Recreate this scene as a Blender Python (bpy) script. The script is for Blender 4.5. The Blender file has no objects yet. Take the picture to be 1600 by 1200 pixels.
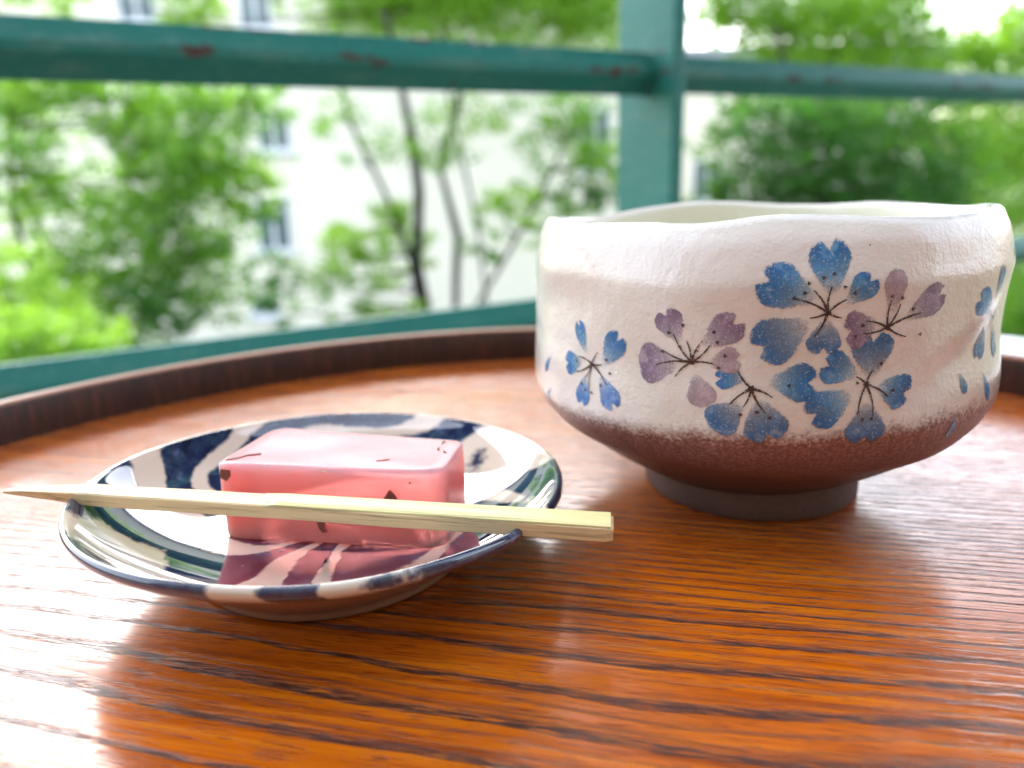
import bpy, bmesh, math, random
import numpy as np
from mathutils import Vector, Matrix, noise

# ------------------------------------------------------------------ camera
scene = bpy.context.scene
C = scene.collection
PITCH, ROLL, FPX, EYE = 0.27239, -0.02597, 1230.8, 0.077
FWD = Vector((0, math.cos(PITCH), -math.sin(PITCH)))
UP0 = Vector((0, math.sin(PITCH), math.cos(PITCH)))
RT0 = Vector((1, 0, 0))
RT = math.cos(ROLL) * RT0 + math.sin(ROLL) * UP0
UP = -math.sin(ROLL) * RT0 + math.cos(ROLL) * UP0
cd = bpy.data.cameras.new('camera')
cam = bpy.data.objects.new('camera', cd); C.objects.link(cam)
cam.matrix_world = Matrix(((RT.x, UP.x, -FWD.x, 0), (RT.y, UP.y, -FWD.y, 0), (RT.z, UP.z, -FWD.z, EYE), (0, 0, 0, 1)))
cd.sensor_width = 36.0
cd.lens = 36.0 * FPX / 1600.0
cd.clip_start = 0.005; cd.clip_end = 600
cd.dof.use_dof = True
cd.dof.focus_distance = 0.136
cd.dof.aperture_fstop = 11.5
scene.camera = cam

# ------------------------------------------------------------------ sky, sun, exposure
SUN_EL, SUN_AZ = math.radians(42), math.radians(-14)     # azimuth measured from +Y towards +X
world = bpy.data.worlds.new('World'); scene.world = world; world.use_nodes = True
wn = world.node_tree; bg = wn.nodes['Background']
sky = wn.nodes.new('ShaderNodeTexSky'); sky.sky_type = 'NISHITA'; sky.sun_disc = False
sky.sun_elevation = SUN_EL; sky.sun_rotation = SUN_AZ
sky.air_density = 1.0; sky.dust_density = 3.0; sky.ozone_density = 1.0
hs = wn.nodes.new('ShaderNodeHueSaturation'); hs.inputs['Saturation'].default_value = 0.52
wn.links.new(sky.outputs[0], hs.inputs['Color']); wn.links.new(hs.outputs[0], bg.inputs[0])
bg.inputs[1].default_value = 0.15
sd = bpy.data.lights.new('sun', 'SUN'); sd.energy = 1.1; sd.angle = math.radians(10); sd.color = (1.0, 0.96, 0.9)
sun = bpy.data.objects.new('sun', sd); C.objects.link(sun)
sdir = Vector((math.sin(SUN_AZ) * math.cos(SUN_EL), math.cos(SUN_AZ) * math.cos(SUN_EL), math.sin(SUN_EL)))
sun.rotation_euler = sdir.to_track_quat('Z', 'Y').to_euler()
scene.render.engine = 'CYCLES'
vs = scene.view_settings
vs.view_transform = 'Standard'; vs.look = 'None'; vs.gamma = 1.0; vs.use_curve_mapping = False
vs.exposure = 2.7

# ------------------------------------------------------------------ helpers
def at(px, py, dist):
    """world point seen at a pixel of the 1600x1200 photograph, at a forward distance in metres"""
    return Vector((0, 0, EYE)) + dist * (FWD + (px - 800) / FPX * RT - (py - 600) / FPX * UP)

def tag(o, label=None, cat=None, group=None, kind=None):
    if label: o['label'] = label
    if cat: o['category'] = cat
    if group: o['group'] = group
    if kind: o['kind'] = kind
    return o

def empty(name, loc, label, cat, group=None, rz=0.0):
    o = bpy.data.objects.new(name, None); C.objects.link(o); o.location = loc; o.rotation_euler = (0, 0, rz)
    o.empty_display_size = 0.02
    return tag(o, label, cat, group)

def mesh(name, verts, faces, mat, parent=None, smooth=True, loc=None, uv=None, auto=None):
    me = bpy.data.meshes.new(name); me.from_pydata([tuple(v) for v in verts], [], faces)
    if uv is not None:
        l = me.uv_layers.new(name='UVMap')
        vi = np.zeros(len(me.loops), dtype=np.int32); me.loops.foreach_get('vertex_index', vi)
        l.data.foreach_set('uv', np.asarray(uv, dtype=np.float32)[vi].ravel())
    me.polygons.foreach_set('use_smooth', [smooth] * len(me.polygons))
    if auto is not None:
        me.set_sharp_from_angle(angle=math.radians(auto))
    for m in (mat if isinstance(mat, (list, tuple)) else [mat]): me.materials.append(m)
    me.update()
    o = bpy.data.objects.new(name, me); C.objects.link(o)
    if parent: o.parent = parent
    if loc is not None: o.location = loc
    return o

def box_bm(bm, x0, y0, z0, x1, y1, z1, bev=0.0, M=None):
    r = bmesh.ops.create_cube(bm, size=1.0)
    vsx = r['verts']
    for v in vsx:
        v.co = Vector(((x0 + x1) / 2 + v.co.x * (x1 - x0), (y0 + y1) / 2 + v.co.y * (y1 - y0), (z0 + z1) / 2 + v.co.z * (z1 - z0)))
    if bev:
        es = list({e for v in vsx for e in v.link_edges})
        rb = bmesh.ops.bevel(bm, geom=es, offset=bev, segments=2, affect='EDGES', profile=0.5)
        vsx = list({v for f in rb['faces'] for v in f.verts} | {v for v in vsx if v.is_valid})
    if M is not None:
        for v in vsx: v.co = M @ v.co
    return vsx

def bm_obj(name, bm, mat, parent=None, smooth=False, loc=None, auto=None):
    me = bpy.data.meshes.new(name); bm.to_mesh(me); bm.free()
    me.polygons.foreach_set('use_smooth', [smooth or auto is not None] * len(me.polygons))
    if auto is not None: me.set_sharp_from_angle(angle=math.radians(auto))
    me.materials.append(mat)
    o = bpy.data.objects.new(name, me); C.objects.link(o)
    if parent: o.parent = parent
    if loc is not None: o.location = loc
    return o

def box(name, a, b, mat, parent=None, bev=0.0):
    bm = bmesh.new(); box_bm(bm, *a, *b, bev=bev)
    return bm_obj(name, bm, mat, parent)

def tube(name, pts, radii, mat, parent=None, n=8, loc=None):
    vs_, fs = [], []
    pts = [Vector(p) for p in pts]
    for i, p in enumerate(pts):
        d = (pts[min(i + 1, len(pts) - 1)] - pts[max(i - 1, 0)]).normalized()
        a = d.orthogonal().normalized() if i == 0 else (a - a.dot(d) * d).normalized()
        b = d.cross(a)
        for k in range(n):
            t = 2 * math.pi * k / n
            vs_.append(p + radii[i] * (math.cos(t) * a + math.sin(t) * b))
    for i in range(len(pts) - 1):
        for k in range(n):
            fs.append((i * n + k, i * n + (k + 1) % n, (i + 1) * n + (k + 1) % n, (i + 1) * n + k))
    fs.append(tuple(range(n))[::-1]); fs.append(tuple((len(pts) - 1) * n + k for k in range(n)))
    return mesh(name, vs_, fs, mat, parent, loc=loc)

class NT:
    def __init__(s, name):
        s.m = bpy.data.materials.new(name); s.m.use_nodes = True; s.t = s.m.node_tree
        s.b = s.t.nodes['Principled BSDF']; s.out = s.t.nodes['Material Output']
    def n(s, typ, **kw):
        x = s.t.nodes.new(typ)
        for k, v in kw.items(): setattr(x, k, v)
        return x
    def l(s, a, b): s.t.links.new(a, b)
    def put(s, inp, v):
        if hasattr(v, 'links') or isinstance(v, bpy.types.NodeSocket): s.l(v, inp)
        else: inp.default_value = v
    def coord(s, kind='Object'): return s.n('ShaderNodeTexCoord').outputs[kind]
    def mapping(s, v, scale=(1, 1, 1), rot=(0, 0, 0), loc=(0, 0, 0)):
        m = s.n('ShaderNodeMapping'); s.l(v, m.inputs[0]); m.inputs['Scale'].default_value = scale
        m.inputs['Rotation'].default_value = rot; m.inputs['Location'].default_value = loc
        return m.outputs[0]
    def noise(s, v, scale, detail=2, rough=0.5, out='Fac', dist=0.0):
        x = s.n('ShaderNodeTexNoise'); s.l(v, x.inputs['Vector']); x.inputs['Scale'].default_value = scale
        x.inputs['Detail'].default_value = detail; x.inputs['Roughness'].default_value = rough
        x.inputs['Distortion'].default_value = dist
        return x.outputs[out]
    def ramp(s, f, stops, interp='LINEAR'):
        x = s.n('ShaderNodeValToRGB'); s.put(x.inputs[0], f); x.color_ramp.interpolation = interp
        e = x.color_ramp.elements
        while len(e) > 1: e.remove(e[-1])
        e[0].position = stops[0][0]; e[0].color = col(stops[0][1])
        for p, c in stops[1:]:
            k = e.new(p); k.color = col(c)
        return x.outputs[0]
    def math(s, op, a, b=None, c=None, clamp=False):
        x = s.n('ShaderNodeMath', operation=op, use_clamp=clamp); s.put(x.inputs[0], a)
        if b is not None: s.put(x.inputs[1], b)
        if c is not None: s.put(x.inputs[2], c)
        return x.outputs[0]
    def step(s, f, a, b, o0=0.0, o1=1.0):
        x = s.n('ShaderNodeMapRange', interpolation_type='SMOOTHSTEP'); s.put(x.inputs[0], f)
        x.inputs[1].default_value = a; x.inputs[2].default_value = b
        x.inputs[3].default_value = o0; x.inputs[4].default_value = o1
        return x.outputs[0]
    def mix(s, f, a, b, blend='MIX'):
        x = s.n('ShaderNodeMix', data_type='RGBA', blend_type=blend)
        s.put(x.inputs[0], f); s.put(x.inputs[6], col(a) if isinstance(a, tuple) else a); s.put(x.inputs[7], col(b) if isinstance(b, tuple) else b)
        return x.outputs[2]
    def xyz(s, v):
        x = s.n('ShaderNodeSeparateXYZ'); s.l(v, x.inputs[0]); return x.outputs
    def bump(s, h, strength, dist, normal=None):
        x = s.n('ShaderNodeBump'); s.l(h, x.inputs['Height']); x.inputs['Strength'].default_value = strength
        x.inputs['Distance'].default_value = dist
        if normal is not None: s.l(normal, x.inputs['Normal'])
        return x.outputs[0]
    def set(s, **kw):
        for k, v in kw.items(): s.put(s.b.inputs[k.replace('_', ' ')], v if not (isinstance(v, tuple) and len(v) == 3 and k.endswith('Color')) else col(v))
        return s.m

def col(c):
    if isinstance(c, (int, float)): return (c, c, c, 1)
    return tuple(c) + (1,) if len(c) == 3 else tuple(c)

def simple(name, c, rough=0.6, amp=0.15, sc=3.0, metal=0.0):
    t = NT(name); n_ = t.noise(t.coord(), sc, 4, 0.6)
    c = col(c)
    return t.set(Base_Color=t.mix(n_, tuple(x * (1 - amp) for x in c[:3]), tuple(min(1, x * (1 + amp)) for x in c[:3])), Roughness=rough, Metallic=metal)

# ------------------------------------------------------------------ materials
def mat_tray_wood():
    t = NT('lacquered_ash'); co = t.coord()
    g = t.mapping(co, rot=(0, 0, math.radians(13)))           # u along the grain, v across
    warp = t.noise(t.mapping(g, scale=(4, 9, 1)), 1.0, 2, 0.5)
    warp2 = t.noise(t.mapping(g, scale=(40, 120, 1)), 1.0, 3, 0.6)
    u, v, _ = t.xyz(g)
    ph = t.math('MULTIPLY_ADD', warp, 0.032, v)
    ph = t.math('MULTIPLY_ADD', warp2, 0.0020, ph)
    big = t.noise(t.mapping(g, scale=(0.8, 16, 1)), 1.0, 0, 0.5)
    # growth rings crowd together towards the far side of the board
    near_ = t.math('EXPONENT', t.math('MULTIPLY', t.math('MINIMUM', ph, 0.055), 26.0))
    far_ = t.math('MULTIPLY', t.math('MAXIMUM', t.math('SUBTRACT', ph, 0.055), 0.0), 330.0)
    cnt = t.math('ADD', t.math('MULTIPLY_ADD', near_, 4.2, far_), t.math('MULTIPLY_ADD', big, 3.0, t.math('MULTIPLY', ph, 45.0)))
    saw = t.math('FRACT', cnt)
    saw2 = t.math('FRACT', t.math('MULTIPLY', cnt, 3.0))
    amp = t.noise(t.mapping(g, scale=(4, 70, 1), loc=(5, 2, 0)), 1.0, 1, 0.5)
    wid = t.math('MULTIPLY_ADD', amp, 0.62, 0.04)
    early = t.math('MULTIPLY', t.step(saw, 0.0, 0.05), t.step(t.math('DIVIDE', saw, wid), 1.0, 0.45))
    early2 = t.math('MULTIPLY', t.math('MULTIPLY', t.step(saw2, 0.0, 0.12), t.step(saw2, 0.50, 0.20)), t.step(amp, 0.40, 0.60, 0.05, 0.55))
    early = t.math('MAXIMUM', early, early2)
    pores = t.noise(t.mapping(g, scale=(110, 2300, 1)), 1.0, 4, 0.7)
    pores2 = t.noise(t.mapping(g, scale=(130, 3000, 1), loc=(3, 1, 0)), 1.0, 2, 0.6)
    streak = t.noise(t.mapping(g, scale=(14, 500, 1)), 1.0, 3, 0.6)
    base = t.ramp(streak, [(0.25, (0.24, 0.038, 0.002)), (0.5, (0.54, 0.115, 0.003)), (0.75, (0.70, 0.20, 0.006))])
    fine = t.step(pores2, 0.55, 0.66)
    c1 = t.mix(t.math('MULTIPLY', fine, 0.75), base, (0.13, 0.016, 0.003))
    dark = t.step(pores, 0.42, 0.51)
    mask = t.math('MULTIPLY', early, dark)
    c2 = t.mix(t.math('MULTIPLY', mask, 0.92), c1, (0.030, 0.010, 0.008))
    h = t.math('MULTIPLY', t.math('ADD', mask, t.math('MULTIPLY', fine, 0.35)), -1.0)
    h2 = t.noise(t.mapping(g, scale=(12, 90, 1)), 1.0, 2, 0.5)
    nrm = t.bump(t.math('MULTIPLY_ADD', h2, 0.5, h), 0.75, 0.00018)
    ro = t.math('MULTIPLY_ADD', mask, 0.22, t.math('MULTIPLY_ADD', streak, 0.06, 0.17))
    cn = t.bump(h2, 0.25, 0.0001)
    return t.set(Base_Color=c2, Roughness=ro, Normal=nrm, Coat_Weight=0.7, Coat_Roughness=0.13, Coat_Normal=t.bump(h, 0.35, 0.0001, cn), IOR=1.5)

def mat_rim_wood():
    t = NT('dark_rim_wood'); co = t.coord(); x, y, z = t.xyz(co)
    a = t.math('ARCTAN2', y, x)
    cx = t.n('ShaderNodeCombineXYZ'); t.l(t.math('MULTIPLY', a, 90.0), cx.inputs[0]); t.l(t.math('MULTIPLY', z, 60.0), cx.inputs[1])
    s1 = t.noise(cx.outputs[0], 1.0, 4, 0.65)
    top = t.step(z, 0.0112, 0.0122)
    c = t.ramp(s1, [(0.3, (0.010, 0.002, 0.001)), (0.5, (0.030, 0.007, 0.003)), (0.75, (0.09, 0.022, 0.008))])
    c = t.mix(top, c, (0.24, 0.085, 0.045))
    return t.set(Base_Color=c, Roughness=0.38, Normal=t.bump(s1, 0.3, 0.0003))

def mat_bowl():
    t = NT('bowl_glaze'); co = t.coord(); x, y, z = t.xyz(co)
    ang = t.math('ARCTAN2', y, x)
    big = t.noise(co, 28, 3, 0.55); mid = t.noise(co, 160, 3, 0.6); fine = t.noise(co, 1500, 2, 0.6); grain = t.noise(co, 3000, 1, 0.6)
    # glaze line tilts up towards the right; grainy where it thins out
    line = t.math('MULTIPLY_ADD', x, 0.055, 0.0292)
    zz = t.math('SUBTRACT', z, line)
    zz = t.math('MULTIPLY_ADD', t.math('SUBTRACT', mid, 0.5), 0.0045, zz)
    zz = t.math('MULTIPLY_ADD', t.math('SUBTRACT', fine, 0.5), 0.0045, zz)
    up = t.step(zz, -0.0022, 0.0018)
    zb = t.math('MULTIPLY_ADD', t.math('SUBTRACT', mid, 0.5), 0.004, z)
    brown = t.ramp(t.math('MULTIPLY', zb, 33.0), [(0.25, (0.050, 0.030, 0.032)), (0.50, (0.085, 0.035, 0.034)), (0.70, (0.19, 0.078, 0.070)), (0.90, (0.33, 0.155, 0.125))])
    brown = t.mix(t.step(grain, 0.62, 0.76), brown, (0.34, 0.22, 0.19))
    brown = t.mix(t.step(fine, 0.62, 0.40, 0.0, 0.5), brown, (0.05, 0.02, 0.016))
    cream = t.mix(t.step(big, 0.35, 0.65), (0.73, 0.65, 0.57), (0.79, 0.74, 0.68))
    cream = t.mix(t.step(t.math('ADD', x, t.math('MULTIPLY', mid, 0.02)), 0.012, 0.052, 0, 0.55), cream, (0.66, 0.50, 0.36))  # right side turned tan: its shading is put into the glaze colour
    cream = t.mix(t.step(z, 0.0605, 0.0655), cream, (0.84, 0.82, 0.76))
    vo = t.n('ShaderNodeTexVoronoi'); t.l(co, vo.inputs['Vector']); vo.inputs['Scale'].default_value = 260
    sel = t.xyz(vo.outputs['Color'])[0]
    spk = t.math('MULTIPLY', t.step(vo.outputs['Distance'], 0.075, 0.045), t.step(sel, 0.90, 0.91))
    cream = t.mix(t.math('MULTIPLY', spk, 0.8), cream, (0.16, 0.09, 0.05))
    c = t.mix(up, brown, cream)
    h = t.math('MULTIPLY_ADD', fine, 0.25, t.math('MULTIPLY', mid, 1.0))
    ro = t.mix(up, (0.42, 0.42, 0.42), t.mix(t.step(mid, 0.35, 0.65), (0.10, 0.10, 0.10), (0.24, 0.24, 0.24)))
    t.set(Base_Color=c, Roughness=ro, Normal=t.bump(h, 0.5, 0.0008), IOR=1.5, Coat_Weight=t.math('MULTIPLY', up, 0.5), Coat_Roughness=0.06)
    t.set(Subsurface_Weight=t.math('MULTIPLY', up, 0.10), Subsurface_Radius=(0.004, 0.0025, 0.0015), Subsurface_Scale=1.0)
    return t.m

def mat_bowl_inside():
    t = NT('bowl_inner_glaze'); co = t.coord()
    return t.set(Base_Color=t.mix(t.noise(co, 30, 2), (0.72, 0.71, 0.58), (0.78, 0.77, 0.66)), Roughness=0.22, Normal=t.bump(t.noise(co, 160, 2), 0.3, 0.0006))

def mat_foot():
    t = NT('raw_foot_clay'); co = t.coord(); n_ = t.noise(co, 900, 4, 0.7)
    return t.set(Base_Color=t.mix(n_, (0.075, 0.042, 0.033), (0.16, 0.090, 0.068)), Roughness=0.85, Normal=t.bump(n_, 0.5, 0.0003))

def mat_paint(name, tip, root):
    """under-glaze brush colour: strong at the tip, fading with a grainy edge towards the heart of the flower"""
    t = NT(name); uv = t.coord('UV'); co = t.coord(); u, v, _ = t.xyz(uv)
    n1 = t.noise(co, 2600, 2, 0.7); n2 = t.noise(co, 330, 2, 0.6); n3 = t.noise(co, 1500, 2, 0.6)
    c = t.mix(t.step(t.math('MULTIPLY_ADD', t.math('SUBTRACT', n2, 0.5), 1.3, u), 0.12, 0.80), root, tip)
    c = t.mix(t.step(n2, 0.60, 0.38, 0, 0.5), c, tuple(0.5 * k for k in tip)); c = t.mix(t.step(n2, 0.50, 0.72, 0, 0.6), c, root)
    c = t.mix(t.step(n1, 0.57, 0.72, 0, 0.6), c, (0.70, 0.68, 0.72))
    e = t.math('MULTIPLY_ADD', t.math('SUBTRACT', n3, 0.5), 1.7, v)
    a = t.step(e, 0.05, 0.95)
    a = t.math('MULTIPLY', a, t.step(t.math('MULTIPLY_ADD', t.math('SUBTRACT', n1, 0.5), 1.0, u), -0.12, 0.55, 0.15, 0.93))
    return t.set(Base_Color=c, Roughness=0.24, Alpha=a, Normal=t.bump(t.noise(co, 160, 3, 0.6), 0.4, 0.0006))

def mat_stamen():
    t = NT('brown_stamen_line'); co = t.coord(); n1 = t.noise(co, 2200, 2, 0.7)
    return t.set(Base_Color=t.mix(n1, (0.018, 0.008, 0.007), (0.10, 0.045, 0.035)), Roughness=0.3, Alpha=t.step(n1, 0.36, 0.46, 0.25, 0.92))

def mat_plate_glaze():
    t = NT('zebra_glaze'); co = t.coord(); x, y, z = t.xyz(co)
    w = t.n('ShaderNodeTexNoise'); t.l(co, w.inputs['Vector']); w.inputs['Scale'].default_value = 26; w.inputs['Detail'].default_value = 1.5
    wv = t.n('ShaderNodeVectorMath', operation='MULTIPLY_ADD'); t.l(w.outputs['Color'], wv.inputs[0]); wv.inputs[1].default_value = (0.07, 0.07, 0.0); t.l(co, wv.inputs[2])
    p = t.xyz(wv.outputs[0])
    px_, py_ = t.math('SUBTRACT', p[0], 0.035), t.math('SUBTRACT', p[1], 0.035)
    rho = t.math('SQRT', t.math('ADD', t.math('MULTIPLY', px_, px_), t.math('MULTIPLY', py_, py_)))
    bands = t.math('SINE', t.math('MULTIPLY_ADD', rho, 260.0, t.math('MULTIPLY', t.math('ARCTAN2', py_, px_), 8.0)))
    edge = t.noise(co, 420, 3, 0.65)
    f = t.math('MULTIPLY_ADD', t.math('SUBTRACT', edge, 0.5), 0.95, t.math('MULTIPLY_ADD', t.math('SUBTRACT', t.noise(co, 38, 1), 0.53), 3.0, bands))
    mask = t.step(f, -0.55, -0.15)
    ink_n = t.noise(co, 260, 4, 0.7)
    ink = t.ramp(ink_n, [(0.3, (0.004, 0.006, 0.010)), (0.48, (0.018, 0.028, 0.085)), (0.60, (0.03, 0.06, 0.09)), (0.72, (0.12, 0.14, 0.32))])
    cream = t.mix(t.noise(co, 90, 2), (0.66, 0.54, 0.42), (0.76, 0.68, 0.58))
    c = t.mix(mask, cream, ink)
    return t.set(Base_Color=c, Roughness=0.05, Coat_Weight=1.0, Coat_Roughness=0.02, Normal=t.bump(t.noise(co, 60, 1), 0.10, 0.0006), IOR=1.6)

def mat_plate_under():
    t = NT('plate_brown_clay'); co = t.coord(); n_ = t.noise(co, 500, 4, 0.6)
    return t.set(Base_Color=t.mix(n_, (0.20, 0.095, 0.045), (0.34, 0.17, 0.085)), Roughness=0.5, Normal=t.bump(n_, 0.25, 0.0002))

def mat_jelly():
    t = NT('pink_jelly'); co = t.coord(); x, y, z = t.xyz(co)
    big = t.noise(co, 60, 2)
    body = t.mix(big, (0.98, 0.27, 0.24), (0.98, 0.37, 0.35)); body_sheen = t.mix(t.step(t.math('MULTIPLY_ADD', big, 0.003, z), 0.0115, 0.0175), body, (0.97, 0.38, 0.42))  # paler towards the top: sky sheen and glow painted into the base colour
    t.set(Base_Color=body_sheen, Roughness=0.24, IOR=1.36, Specular_IOR_Level=0.2, Transmission_Weight=0.38,
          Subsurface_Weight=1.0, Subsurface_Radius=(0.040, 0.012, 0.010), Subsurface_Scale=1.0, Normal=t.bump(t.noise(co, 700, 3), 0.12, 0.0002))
    return t.m

def mat_bamboo(name, a, b):
    t = NT(name); co = t.coord()
    s1 = t.noise(t.mapping(co, scale=(40, 1500, 1500)), 1.0, 4, 0.65)
    s2 = t.noise(t.mapping(co, scale=(15, 500, 500)), 1.0, 2, 0.6)
    c = t.mix(s2, a, b); c = t.mix(t.step(s1, 0.52, 0.66, 0, 0.65), c, tuple(0.5 * k for k in a))
    return t.set(Base_Color=c, Roughness=0.42, Normal=t.bump(s1, 0.4, 0.00015))

def mat_rail():
    t = NT('green_rail_paint'); co = t.coord()
    n1 = t.noise(co, 30, 5, 0.7); n2 = t.noise(co, 7, 3, 0.6); n3 = t.noise(co, 160, 3, 0.6)
    c = t.mix(n2, (0.008, 0.130, 0.105), (0.035, 0.240, 0.190))
    c = t.mix(t.step(n3, 0.55, 0.75, 0, 0.35), c, (0.20, 0.40, 0.34))
    zc_ = t.xyz(co)[2]
    ridge = t.step(t.math('ABSOLUTE', t.math('SUBTRACT', zc_, 0.8562)), 0.0065, 0.001)
    crest = t.step(t.math('ABSOLUTE', t.math('SUBTRACT', zc_, 0.8745)), 0.004, 0.001)
    rust = t.math('MULTIPLY_ADD', t.math('MAXIMUM', ridge, crest), 0.115, n1)
    rm = t.step(rust, 0.665, 0.70)
    rc = t.mix(n3, (0.045, 0.024, 0.020), (0.13, 0.080, 0.062))
    c = t.mix(rm, c, rc)
    wth = t.math('MULTIPLY', t.step(t.noise(t.mapping(co, scale=(14, 14, 90)), 1.0, 4, 0.65), 0.52, 0.66), t.math('MAXIMUM', crest, 0.15))
    c = t.mix(t.math('MULTIPLY', wth, t.math('SUBTRACT', 1.0, rm)), c, (0.34, 0.36, 0.29))
    return t.set(Base_Color=c, Specular_IOR_Level=0.3, Roughness=t.mix(rm, (0.48,) * 3, (0.85,) * 3), Normal=t.bump(t.math('MULTIPLY_ADD', rm, -0.6, n3), 0.35, 0.0008))

def mat_leaf(name, dark, light, trans):
    t = NT(name); g = t.n('ShaderNodeNewGeometry'); r_ = g.outputs['Random Per Island']
    c = t.mix(r_, dark, light); tc = t.mix(r_, tuple(0.6 * k for k in trans), trans)
    tr = t.n('ShaderNodeBsdfTranslucent'); t.l(tc, tr.inputs[0])
    t.set(Base_Color=c, Roughness=0.42)
    mx = t.n('ShaderNodeMixShader'); mx.inputs[0].default_value = 0.5
    t.l(t.b.outputs[0], mx.inputs[1]); t.l(tr.outputs[0], mx.inputs[2]); t.l(mx.outputs[0], t.out.inputs[0])
    return t.m

M_WOOD, M_RIM = mat_tray_wood(), mat_rim_wood()
M_BOWL, M_BIN, M_FOOT = mat_bowl(), mat_bowl_inside(), mat_foot()
M_PAINT = {'blue': mat_paint('blue_petal', (0.025, 0.17, 0.42), (0.20, 0.42, 0.58)),
           'light': mat_paint('light_blue_petal', (0.050, 0.19, 0.50), (0.30, 0.46, 0.70)),
           'grey': mat_paint('grey_blue_petal', (0.050, 0.17, 0.36), (0.29, 0.38, 0.46)),
           'purple': mat_paint('purple_petal', (0.26, 0.17, 0.26), (0.52, 0.43, 0.50)),
           'pale': mat_paint('pale_mauve_petal', (0.46, 0.34, 0.38), (0.58, 0.46, 0.48))}
M_STAM = mat_stamen()
M_PLATE, M_PUNDER = mat_plate_glaze(), mat_plate_under()
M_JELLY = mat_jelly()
M_FLAKE = simple('brown_petal_flake', (0.20, 0.050, 0.030), 0.5, 0.4, 400)
M_FLAKE2 = simple('yellow_petal_flake', (0.62, 0.42, 0.20), 0.5, 0.3, 400)
M_BAM, M_SKIN = mat_bamboo('bamboo_flesh', (0.60, 0.42, 0.20), (0.78, 0.62, 0.36)), mat_bamboo('bamboo_skin', (0.68, 0.60, 0.25), (0.78, 0.74, 0.38))
M_RAIL = mat_rail()
M_WALLW = simple('white_render', (0.90, 0.85, 0.72), 0.85, 0.05, 0.6)
M_CONC = simple('pale_concrete', (0.50, 0.49, 0.47), 0.9, 0.15, 1.2)
M_GROUND = simple('earth_ground', (0.07, 0.08, 0.04), 0.95, 0.4, 0.5)
M_PAVE = simple('pale_paving', (0.35, 0.34, 0.31), 0.9, 0.12, 1.0)
M_WHITE = simple('white_paint', (0.80, 0.80, 0.80), 0.45, 0.03, 8)
M_FRAME = simple('window_frame_white', (0.75, 0.77, 0.80), 0.4, 0.05, 2)
M_GLASS = NT('window_glass').set(Base_Color=(0.10, 0.15, 0.16), Roughness=0.08, IOR=1.5)
M_BLUE = simple('pale_blue_panel', (0.30, 0.40, 0.62), 0.5, 0.15, 1.5)
M_GREYR = simple('grey_roofing', (0.30, 0.33, 0.38), 0.6, 0.15, 1.5)
M_BARK = simple('dark_bark', (0.016, 0.013, 0.011), 0.9, 0.4, 6)
M_BLOCKER = simple('blocker_dark', (0.06, 0.045, 0.035), 0.8, 0.3, 3)  # dark finish of the panel added overhead to block light
M_DECK = simple('dark_deck', (0.07, 0.06, 0.055), 0.7, 0.3, 4)
M_FILLBLOCK = simple('fill_block_dark', (0.08, 0.072, 0.065), 0.9, 0.1, 2)  # kept dark so the added wall returns little fill light
M_TABLE = simple('brown_table_wood', (0.16, 0.07, 0.035), 0.5, 0.3, 12)
LEAF = {'mid': mat_leaf('leaf_mid_green', (0.045, 0.150, 0.018), (0.14, 0.32, 0.022), (0.26, 0.58, 0.025)),
        'bright': mat_leaf('leaf_bright_green', (0.12, 0.29, 0.018), (0.26, 0.46, 0.035), (0.42, 0.75, 0.05)),
        'dark': mat_leaf('leaf_dark_green', (0.020, 0.080, 0.014), (0.060, 0.20, 0.025), (0.10, 0.34, 0.03))}

# ------------------------------------------------------------------ ground, buildings
GZ = -4.2
def sheet(name, x0, y0, x1, y1, z, mat, kind='structure'):
    o = mesh(name, [(x0, y0, z), (x1, y0, z), (x1, y1, z), (x0, y1, z)], [(0, 1, 2, 3)], mat, smooth=False)
    return tag(o, kind=kind)
sheet('ground', -200, -150, 200, 350, GZ, M_GROUND)
sheet('path', -16, 11.0, 16, 15.5, GZ + 0.004, M_PAVE)

def window(parent, x, z, w, h, y, open_=False):
    """window set into a wall whose face is the plane y (facing -y), local to the building"""
    f = bmesh.new(); t_ = 0.07
    box_bm(f, x - w / 2, y - 0.05, z - h / 2, x - w / 2 + t_, y - 0.002, z + h / 2)
    box_bm(f, x + w / 2 - t_, y - 0.05, z - h / 2, x + w / 2, y - 0.002, z + h / 2)
    box_bm(f, x - w / 2 + t_, y - 0.05, z + h / 2 - t_, x + w / 2 - t_, y - 0.002, z + h / 2)
    box_bm(f, x - w / 2 + t_, y - 0.05, z - h / 2, x + w / 2 - t_, y - 0.002, z - h / 2 + t_)
    box_bm(f, x - 0.035, y - 0.048, z - h / 2 + t_, x + 0.035, y - 0.004, z + h / 2 - t_)
    wo = bm_obj('window', f, M_FRAME, parent)
    box('pane', (x - w / 2 + t_, y - 0.02, z - h / 2 + t_), (x + w / 2 - t_, y - 0.003, z + h / 2 - t_), M_GLASS, wo)
    box('sill', (x - w / 2 - 0.08, y - 0.16, z - h / 2 - 0.09), (x + w / 2 + 0.08, y - 0.001, z - h / 2 - 0.003), M_FRAME, wo)
    return wo

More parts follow.
